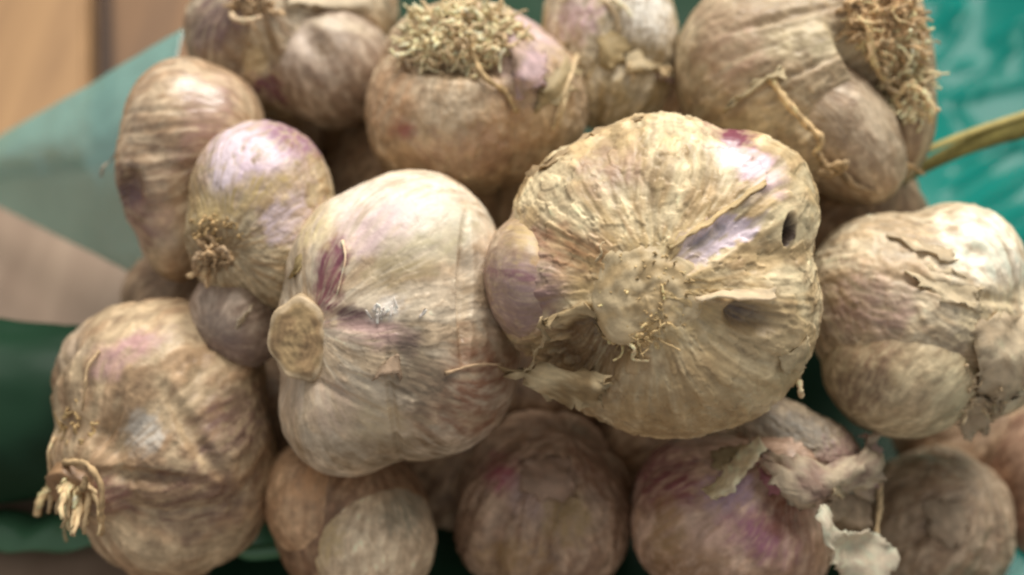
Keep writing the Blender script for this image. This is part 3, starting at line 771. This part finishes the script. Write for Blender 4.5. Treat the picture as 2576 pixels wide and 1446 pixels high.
# lower left bulb with hanging roots
b = new_bulb('brown bulb at lower left with hanging root tuft', 405, 1090, 3620, (-0.55, -0.45, 0.7), 1.07)
B4 = b
body(b, 'skin', [(330, 960, 0, 195, 220, 230), (430, 960, 10, 240, 220, 250), (300, 1150, 10, 160, 200, 240), (480, 1130, 10, 215, 240, 250), (420, 1320, 0, 190, 160, 200), (560, 1180, -20, 140, 240, 200)],
     M_SKIN, res=7, streak=0.007, sfreq=4, crinkle=0.006, lump=0.020, flake=0.008, lobes=6, lobe_a=0.07, seed=92, vn=0.22, dirt=0.38,
     pal=(lin(196, 174, 134), lin(170, 142, 104), lin(122, 94, 66)),
     dents=[(205, 850, 70, 12, 50, 16), (160, 900, 80, 10, 60, 12), (340, 1040, 70, 14, 60, 16), (560, 1060, 110, 20, -60, 22), (430, 1180, 110, 20, -4, 22), (240, 1210, 70, 60, 0, 20)],
     spots=[(400, 830, 80, 34, 20, lin(194, 152, 146), 0.75), (330, 870, 50, 40, 0, lin(176, 140, 136), 0.6), (430, 1055, 52, 54, 0, lin(200, 194, 178), 1.0), (640, 1040, 70, 90, 0, lin(104, 74, 70), 0.6, 0.6),
            (480, 1140, 80, 40, 0, lin(130, 106, 80), 0.5), (180, 830, 60, 60, 40, lin(176, 160, 136), 0.6), (330, 1230, 60, 50, 0, lin(140, 96, 90), 0.6), (560, 1250, 120, 100, 0, lin(104, 72, 60), 0.6)])
disc(b, 'root_plate', 220, 1215, 60, 56, 14, lin(150, 116, 74), seed=8, concave=6, tiltv=(-0.3, -0.5, 0.8))
tuft(b, 'root_tuft', 228, 1200, 58, 34, 42, 100, 8, (0.0, -0.95, 0.42), 0.35, lin(232, 212, 160), 0.2, seed=15, lift=6)
strand(b, 'root', [(150, 1190, 10), (125, 1225, 40), (108, 1260, 44), (98, 1300, 36)], 11, 10, lin(214, 194, 140), 5)
strand(b, 'root', [(215, 1140, 10), (290, 1135, 50), (330, 1190, 60), (325, 1260, 54), (308, 1338, 44)], 9, 7, lin(206, 184, 134), 6)
strand(b, 'root', [(245, 1230, 20), (280, 1200, 50), (285, 1170, 44)], 10, 6, lin(206, 184, 134), 7)
strand(b, 'root', [(170, 1290, 20), (176, 1340, 30), (172, 1372, 30)], 7, 4, lin(170, 170, 130), 8)
strand(b, 'husk_fibre', [(305, 838, 4), (280, 880, 20), (275, 940, 24), (262, 1000, 8)], 4.5, 3, lin(226, 204, 156), 16)
strand(b, 'husk_fibre', [(162, 1080, 4), (152, 1120, 14), (150, 1180, 8)], 4.5, 3, lin(210, 190, 146), 17)
tuft(b, 'husk_bits', 235, 1050, 60, 40, 24, 40, 4, (-0.2, 0.1, 0.9), 1.4, lin(196, 174, 116), 0.6, seed=18)

# lower bulb of two smooth cloves
b = new_bulb('smooth bulb of an orange and a beige clove, bottom left of centre', 890, 1300, 3700, (0.1, 0.9, 0.2))
B11 = b
body(b, 'skin', [(890, 1320, 20, 205, 200, 195), (880, 1260, 20, 185, 170, 190)], M_CLOVE, res=6, seed=102, crinkle=0.004, streak=0.006, dirt=0.4,
     pal=(lin(160, 128, 92), lin(136, 102, 70), lin(104, 76, 52)))
body(b, 'clove', [(790, 1250, 0, 130, 165, 175, 12)], M_CLOVE, res=6, seed=104, center=(790, 1250, 45), crinkle=0.004, streak=0.006, sfreq=5, dirt=0.3,
     pal=(lin(204, 168, 124), lin(182, 144, 102), lin(142, 108, 76)), spots=[(790, 1180, 50, 50, 0, lin(214, 166, 114), 0.6)])
body(b, 'clove', [(945, 1350, 0, 168, 175, 190, 8)], M_CLOVE, res=7, seed=106, center=(945, 1350, 70), crinkle=0.004, streak=0.008, sfreq=6, dirt=0.25,
     pal=(lin(226, 206, 168), lin(204, 182, 146), lin(164, 138, 104)), spots=[(830, 1330, 50, 90, -20, lin(206, 184, 132), 0.7), (1060, 1240, 60, 60, 0, lin(140, 140, 120), 0.6)])

# dark bulb below the big one
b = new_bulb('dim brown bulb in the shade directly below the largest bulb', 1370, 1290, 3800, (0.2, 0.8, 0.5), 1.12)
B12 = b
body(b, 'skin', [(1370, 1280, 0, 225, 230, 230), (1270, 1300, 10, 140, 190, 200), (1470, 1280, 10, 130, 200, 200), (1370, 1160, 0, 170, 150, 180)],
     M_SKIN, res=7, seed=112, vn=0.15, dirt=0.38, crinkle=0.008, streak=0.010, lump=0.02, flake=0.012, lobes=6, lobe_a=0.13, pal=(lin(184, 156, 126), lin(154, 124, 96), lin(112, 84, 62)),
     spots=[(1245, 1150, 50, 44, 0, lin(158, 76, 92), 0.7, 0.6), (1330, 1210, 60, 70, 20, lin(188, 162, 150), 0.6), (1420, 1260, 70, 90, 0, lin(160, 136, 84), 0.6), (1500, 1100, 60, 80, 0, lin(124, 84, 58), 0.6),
            (1280, 1380, 90, 60, 0, lin(160, 130, 76), 0.5)])

flap(b, 'husk_flap', [[(1300, 1100, 0), (1380, 1090, 0), (1450, 1110, 0)], [(1300, 1150, 14), (1380, 1150, 18), (1450, 1160, 10)], [(1310, 1200, 6), (1375, 1215, 12), (1440, 1205, 4)]], lin(190, 160, 132), seed=115, rag=14, crumple=8)

# lower right bulb with torn neck
b = new_bulb('purple tinged bulb at lower right with torn papery neck', 1840, 1290, 3620, (0.45, 0.65, 0.6))
B13 = b
body(b, 'skin', [(1830, 1310, 0, 255, 235, 240), (1730, 1290, 10, 150, 200, 210), (1920, 1340, 10, 180, 200, 220), (1960, 1180, 10, 150, 140, 200)],
     M_CLOVE, res=7, seed=122, vn=0.12, dirt=0.32, crinkle=0.006, streak=0.010, sfreq=5, lump=0.014, lobes=6, lobe_a=0.06, pal=(lin(204, 174, 146), lin(178, 146, 116), lin(134, 98, 74)),
     spots=[(1640, 1180, 80, 90, 0, lin(128, 72, 74), 0.75, 0.6), (1800, 1190, 80, 60, 40, lin(170, 142, 156), 0.8), (1750, 1300, 70, 60, 0, lin(206, 172, 150), 0.7, 0.7), (1880, 1310, 90, 60, -20, lin(146, 92, 112), 0.75, 0.7),
            (1950, 1250, 60, 70, 0, lin(126, 76, 52), 0.7), (1700, 1400, 110, 60, 0, lin(146, 112, 72), 0.6), (1640, 1300, 40, 90, 0, lin(160, 128, 78), 0.6)])
# neck: a short papery tube leaning away to the upper right, open and ragged
body(b, 'neck', [(2040, 1120, 0, 130, 95, 110, -18), (1960, 1060, -20, 110, 80, 100, -20)], M_SKIN, res=6, seed=126, center=(2020, 1110, 60), axis=(0.6, -0.2, 0.7), crinkle=0.02, streak=0.03, lump=0.03, flake=0.03, dirt=0.35,
     pal=(lin(188, 172, 140), lin(158, 140, 112), lin(120, 98, 76)), spots=[(1990, 1040, 110, 40, -15, lin(150, 144, 128), 0.8), (2130, 1130, 90, 70, 0, lin(168, 134, 124), 0.7), (1960, 1150, 70, 60, 0, lin(170, 150, 110), 0.5)])
flap(b, 'husk_flap', [[(1890, 1045, 60), (1830, 1085, 70), (1770, 1130, 70), (1712, 1180, 60)], [(1885, 1065, 100), (1835, 1105, 110), (1780, 1155, 110), (1728, 1196, 90)], [(1880, 1085, 90), (1840, 1120, 96), (1795, 1165, 96), (1735, 1205, 80)]],
     lin(240, 230, 190), seed=131, rag=5, col2=lin(214, 200, 152), crumple=8)
flap(b, 'husk_flap', [[(1760, 1100, 0), (1800, 1090, 10), (1850, 1080, 10)], [(1770, 1140, 16), (1810, 1115, 24), (1850, 1100, 20)]], lin(180, 166, 120), seed=132, rag=10)
flap(b, 'husk_flap', [[(1868, 1110, 30), (1890, 1160, 20), (1900, 1190, 10)], [(1920, 1150, 40), (1930, 1170, 30), (1950, 1190, 16)]], lin(194, 128, 134), seed=133, rag=8)
flap(b, 'husk_flap', [[(1860, 1060, 40), (1960, 1090, 50), (2080, 1110, 50), (2200, 1060, 40)], [(1880, 1110, 70), (1980, 1140, 80), (2090, 1150, 80), (2220, 1110, 60)],
                      [(1920, 1180, 60), (2000, 1200, 70), (2100, 1190, 80), (2222, 1180, 50)], [(1990, 1235, 30), (2040, 1220, 40), (2120, 1208, 60), (2200, 1220, 30)]],
     lin(212, 198, 164), seed=134, rag=12, col2=lin(176, 148, 128), crumple=16)
flap(b, 'husk_flap', [[(2170, 1060, 40), (2210, 1070, 40), (2226, 1090, 30)], [(2180, 1130, 50), (2216, 1130, 50), (2228, 1140, 36)], [(2150, 1190, 40), (2190, 1196, 40), (2222, 1190, 30)]],
     lin(204, 174, 160), seed=135, rag=8, crumple=10)
flap(b, 'husk_flap', [[(2080, 1150, 70), (2090, 1185, 90), (2120, 1215, 80)], [(2050, 1160, 80), (2070, 1190, 100), (2105, 1215, 90)]], lin(210, 194, 152), seed=136, rag=8)
strand(b, 'husk_fibre', [(2224, 1180, 30), (2226, 1260, 50), (2214, 1330, 40), (2240, 1410, 30)], 9, 6, lin(186, 170, 128), 18)
# pale torn sheet hanging at the bottom
flap(b, 'husk_flap', [[(2020, 1235, 90), (2034, 1228, 96), (2048, 1222, 90)], [(2042, 1310, 100), (2062, 1300, 110), (2082, 1290, 100)], [(2072, 1385, 80), (2125, 1350, 95), (2185, 1312, 80)],
                      [(2110, 1430, 90), (2175, 1395, 110), (2232, 1345, 90)], [(2150, 1475, 80), (2215, 1450, 90), (2255, 1415, 80)]], lin(238, 228, 198), seed=137, rag=7, crumple=9, thick=5)
flap(b, 'husk_flap', [[(2060, 1230, 10), (2140, 1200, 10), (2215, 1190, 10)], [(2080, 1290, 20), (2150, 1260, 30), (2214, 1250, 30)], [(2110, 1340, 20), (2160, 1320, 30), (2205, 1310, 30)]],
     lin(180, 160, 128), seed=138, rag=8, crumple=10)

# dim bulbs along the lower right edge
b = new_bulb('dim brown bulb right of the torn papery neck, at the bottom edge', 2370, 1320, 3900, (0.3, 0.6, 0.6))
B14 = b
body(b, 'skin', [(2350, 1300, 0, 205, 200, 210), (2280, 1330, 10, 130, 180, 190), (2430, 1340, 0, 130, 170, 180)], M_SKIN, res=7, seed=142, vn=0.15, dirt=0.38, crinkle=0.010, streak=0.012, lump=0.02, flake=0.012, lobes=5, lobe_a=0.13,
     pal=(lin(196, 174, 142), lin(168, 142, 110), lin(120, 94, 68)), spots=[(2290, 1250, 40, 30, 0, lin(196, 186, 160), 0.6), (2260, 1290, 50, 80, 0, lin(130, 106, 78), 0.5)])
flap(b, 'husk_flap', [[(2250, 1220, 0), (2310, 1200, 0), (2370, 1230, 0)], [(2250, 1270, 14), (2315, 1265, 20), (2370, 1280, 10)], [(2265, 1320, 6), (2310, 1340, 12), (2360, 1325, 6)]], lin(196, 176, 144), seed=145, rag=12, crumple=8)
b = new_bulb('reddish brown bulb cut by the right edge at the bottom', 2640, 1230, 3980, (0.3, 0.6, 0.6))
B15 = b
body(b, 'skin', [(2640, 1200, 0, 175, 210, 190), (2600, 1320, 0, 120, 170, 180)], M_SKIN, res=6, seed=152, vn=0.12, dirt=0.40, lobes=6, lobe_a=0.08, crinkle=0.009, streak=0.012, lump=0.02,
     pal=(lin(164, 132, 104), lin(136, 102, 78), lin(100, 72, 54)))
# bulbs underneath that carry the heap; only scraps of them show in the gaps
for k, (lab, x, y, Z, r) in enumerate([
        ('shaded bulb glimpsed in the gap under the tan root mat bulb', 1100, 470, 4150, 300), ('shaded bulb glimpsed between the largest bulb and the bright knob bulb', 2080, 560, 4080, 280),
        ('shaded bulb glimpsed in the dark gap right of the lower left bulb', 680, 1080, 4060, 250), ('shaded bulb glimpsed below the gap between cut stem bulb and largest bulb', 1330, 900, 4020, 260),
        ('shaded bulb behind the two topmost right bulbs', 1720, 250, 3990, 175),
        ('shaded bulb between the smooth clove bulb and the dim brown bulb', 1140, 1180, 4080, 220), ('shaded bulb behind the torn papery neck', 1690, 1090, 4080, 240),
        ('shaded bulb between the bright knob bulb and the bottom edge bulbs', 2420, 1120, 4200, 230), ('shaded bulb under the wrinkled bulb at left', 600, 330, 4250, 250),
        ('shaded bulb under the small purple streaked bulb', 480, 760, 4060, 190), ('shaded bulb in the gap below the topmost left bulb', 960, 360, 4330, 190)]):
    b = new_bulb(lab, x, y, Z, (0.3, 0.5, 0.6))
    body(b, 'skin', [(x, y, 0, r, r * 0.95, r), (x - r * 0.3, y, 0, r * 0.75, r * 0.8, r * 0.85), (x + r * 0.3, y + r * 0.1, 0, r * 0.75, r * 0.8, r * 0.85)], M_SKIN, res=6, seed=160 + k, dirt=0.45, lobes=7, lobe_a=0.08, lump=0.02, streak=0.012,
         pal=(lin(176, 150, 116), lin(146, 118, 86), lin(104, 78, 54)))

# ------------------------------------------------------------------ the plastic bag
bag = empty('plastic_bag', (0, 0.25, 0))
tag(bag, 'crumpled teal plastic bag spread under and around the garlic', 'plastic bag')
def grid_faces(R_, C_):
    idx = np.arange(R_ * C_).reshape(R_, C_)
    return np.stack([idx[:-1, :-1], idx[:-1, 1:], idx[1:, 1:], idx[1:, :-1]], -1).reshape(-1, 4)
def film(name, P, mat, thick=1.5, parent=bag):
    R_, C_ = P.shape[:2]
    o = mesh_obj(name, P.reshape(-1, 3), grid_faces(R_, C_), mat, parent)
    md = o.modifiers.new('thickness', 'SOLIDIFY'); md.thickness = thick * U; md.offset = 0
    return o
# floor of the bag and the side that rises at the right and back
def project(W):
    W = W / U
    y = W[:, 1] * ST + (W[:, 2] - 3500) * CT; z = W[:, 1] * CT - (W[:, 2] - 3500) * ST
    return 1287.5 + W[:, 0] * FL / z, 723 - y * FL / z
def sheet(x0, x1, y0, y1, nx, ny):
    gx, gy = np.meshgrid(np.linspace(x0, x1, nx), np.linspace(y0, y1, ny))
    p = np.stack([gx.ravel(), gy.ravel(), np.zeros(gx.size)], -1)
    a = math.radians(38)
    u = p[:, 0] * math.cos(a) + p[:, 1] * math.sin(a); v = -p[:, 0] * math.sin(a) + p[:, 1] * math.cos(a)
    q = np.stack([u * 9, v * 55, u * 0], -1)
    rg = (1 - np.abs(noise(q + 0.5 * np.stack([noise(p * 30, 7), noise(p * 30, 8), 0 * u], -1), 3)) * 2.2) ** 3
    rg2 = (1 - np.abs(noise(np.stack([p[:, 0] * 34 + p[:, 1] * 20, p[:, 1] * 50, 0 * u], -1), 5)) * 2) ** 3
    rise = 0.085 * sstep(0.10, 0.24, p[:, 0] + 0.30 * (p[:, 1] - 0.30))
    amp = sstep(0.05, 0.16, p[:, 0])
    p[:, 2] = 0.0012 + rise + amp * (0.0020 * np.clip(rg, 0, 1) ** 2 + 0.006 * noise(p * 7, 9)) + (1 - amp) * 0.0012 * np.abs(noise(p * 40, 2))
    p[:, 2] = np.maximum(p[:, 2], 0.0010)
    return p
pf = sheet(-0.060, 0.0865, 0.105, 0.50, 110, 260)
film('floor_film', pf.reshape(260, 110, 3), M_FOLD)  # dark film colour makes the gaps between bulbs look shaded
p = sheet(0.0860, 0.30, 0.105, 0.50, 420, 520)
p[:, 2] += 0.0006
px_, py_ = project(p)
wv_ = 10 * noise(p * 60, 11)
for (xa, ya), (xb, yb), h_, w_ in [((2370, 490), (2620, 310), 0.0016, 7), ((2380, 430), (2620, 290), 0.0014, 7), ((2360, 262), (2620, 196), 0.0016, 8), ((2430, 268), (2520, 180), 0.0012, 6),
                                   ((2330, 80), (2440, 20), 0.0016, 7), ((2370, 100), (2420, 10), 0.0016, 7), ((2400, 110), (2450, 15), 0.0012, 6), ((2380, 185), (2470, 165), 0.0014, 7),
                                   ((2480, 120), (2600, 40), 0.0016, 9), ((2500, 230), (2560, 60), 0.0012, 8), ((2400, 560), (2600, 420), 0.0014, 8), ((2450, 600), (2600, 520), 0.0012, 8)]:
    L_ = math.hypot(xb - xa, yb - ya); tx, ty = (xb - xa) / L_, (yb - ya) / L_
    al = (px_ - xa) * tx + (py_ - ya) * ty; ac = -(px_ - xa) * ty + (py_ - ya) * tx + wv_
    p[:, 2] += h_ * np.exp(-np.abs(ac) / w_) * sstep(-10, 40, al) * sstep(L_ + 10, L_ - 40, al)
film('side_film', p.reshape(520, 420, 3), M_FILM)
# single layer flap standing out to the left
rows = [[(460, 70, 4040), (300, 168, 4160), (130, 268, 4360), (-120, 410, 4700)],
        [(430, 250, 3930), (290, 300, 4060), (120, 355, 4280), (-120, 424, 4650)],
        [(420, 450, 3960), (280, 440, 4080), (120, 437, 4300), (-120, 436, 4640)],
        [(420, 620, 4020), (280, 560, 4160), (120, 510, 4380), (-120, 446, 4660)],
        [(400, 722, 4080), (280, 660, 4260), (120, 580, 4460), (-120, 460, 4690)]]
G = np.array([[place(*c) for c in r] for r in rows])
G = crom(G, 12); G = np.stack([x for x in crom(np.swapaxes(G, 0, 1), 16)], 1)
sh = G.shape; g = G.reshape(-1, 3)
g[:, 2] += 14 * noise(g / 160.0, 4) + 5 * noise(g / 60.0, 6)
film('flap', cam2world(g).reshape(sh), M_FLAP)
# rolled fold at the lower left
th = np.linspace(0, 2 * math.pi, 60); xs = np.linspace(0, 1, 60)
P = np.zeros((60, 60, 3))
for i, s in enumerate(xs):
    c0 = place(-260 + 640 * s, 1040, 3900)
    r = 315 * (1 - 0.25 * s ** 3)
    for j, t in enumerate(th):
        yy = math.cos(t) * r * (1 + 0.02 * math.sin(5 * t + 3 * s)); zz = math.sin(t) * r * 0.9
        P[i, j] = c0 + np.array([0, yy * 0.86, zz])
sh = P.shape; g = P.reshape(-1, 3); g[:, 1] += 14 * noise(g / 190.0, 3); g[:, 2] += 20 * noise(g / 150.0, 5); g[:, 1] += 10 * (1 - 2 * np.abs(noise(g / np.array([300.0, 60, 60]), 8)))
W_ = cam2world(g); W_[:, 2] = np.maximum(W_[:, 2], 0.0022)
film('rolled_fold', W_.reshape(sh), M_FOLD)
# hem lying on the table along the bottom
hx = np.linspace(-260, 760, 120); P = np.zeros((14, 120, 3))
for i, s in enumerate(np.linspace(0, 1, 14)):
    for j, x in enumerate(hx):
        y = 1300 + 100 * s + 8 * math.sin(x / 60.0)
        w3 = ground(x, y); w3[2] = 0.003 + 0.0022 * math.sin(math.pi * s) + 0.0008 * math.sin(x / 25.0 + 4 * s)
        P[i, j] = w3
film('hem', P, M_HEM)
P = np.zeros((10, 24, 3))                # rounded end of the hem poking out between two bulbs
for i, s in enumerate(np.linspace(0, 1, 10)):
    for j, t in enumerate(np.linspace(0, 1, 24)):
        hw = 20 * math.sqrt(max(0.02, 1 - (1 - min(1, t * 3)) ** 2))
        P[i, j] = place(588 + 150 * t, 1386 + (s - 0.5) * 2 * hw + 4 * math.sin(5 * t), 3650 - 14 * math.sin(math.pi * s) + 30 * t)
film('hem_end', cam2world(P), M_HEM)

# dry yellow stalk lying over the bag at the right
st = empty('dry_stalk', cam2world(place(2480, 330, 4000)))
tag(st, 'flat yellow ochre dry stalk lying on teal plastic at the right', 'stalk')
P = crom(np.array([place(2230, 470, 3860), place(2370, 395, 3840), place(2480, 345, 3830), place(2580, 312, 3840), place(2720, 270, 3880)]), 10)
V = []; n = len(P)
for i in range(n):
    wv = 20 + 34 * i / n
    for s in range(12):
        t = 2 * math.pi * s / 12
        V.append(P[i] + np.array([0.25, 0.95, 0]) * wv * math.cos(t) + np.array([0, 0, 1.0]) * 7 * math.sin(t) * (1 + 0.3 * math.cos(3 * t)))
F = [(i * 12 + s, i * 12 + (s + 1) % 12, (i + 1) * 12 + (s + 1) % 12, (i + 1) * 12 + s) for i in range(n - 1) for s in range(12)]
F += [tuple(range(11, -1, -1)), tuple((n - 1) * 12 + s for s in range(12))]
V = np.array(V); cc = np.tile(lin(136, 126, 68), (len(V), 1)) * (1 + 0.7 * noise(V / np.array([160, 11, 40.0]), 4))[:, None]
mesh_obj('stem', cam2world(V), F, M_PAPER, st, np.clip(cc, 0.01, 0.8))
leaf = np.array([[place(2330 + 64 * k, 410 - 24 * k, 3800 + 8 * k) + np.array([0, 26 + s * 20 + 4 * math.sin(k), 8 * s]) for s in range(2)] for k in range(6)])
leaf = crom(leaf, 4)
mesh_obj('leaf_sheath', cam2world(leaf.reshape(-1, 3)), grid_faces(*leaf.shape[:2]), M_PAPER, st, np.tile(lin(196, 180, 110), (leaf.shape[0] * 2, 1))).modifiers.new('thickness', 'SOLIDIFY').thickness = 3 * U

for o in bpy.data.objects:
    if '_loc' in o: del o['_loc']
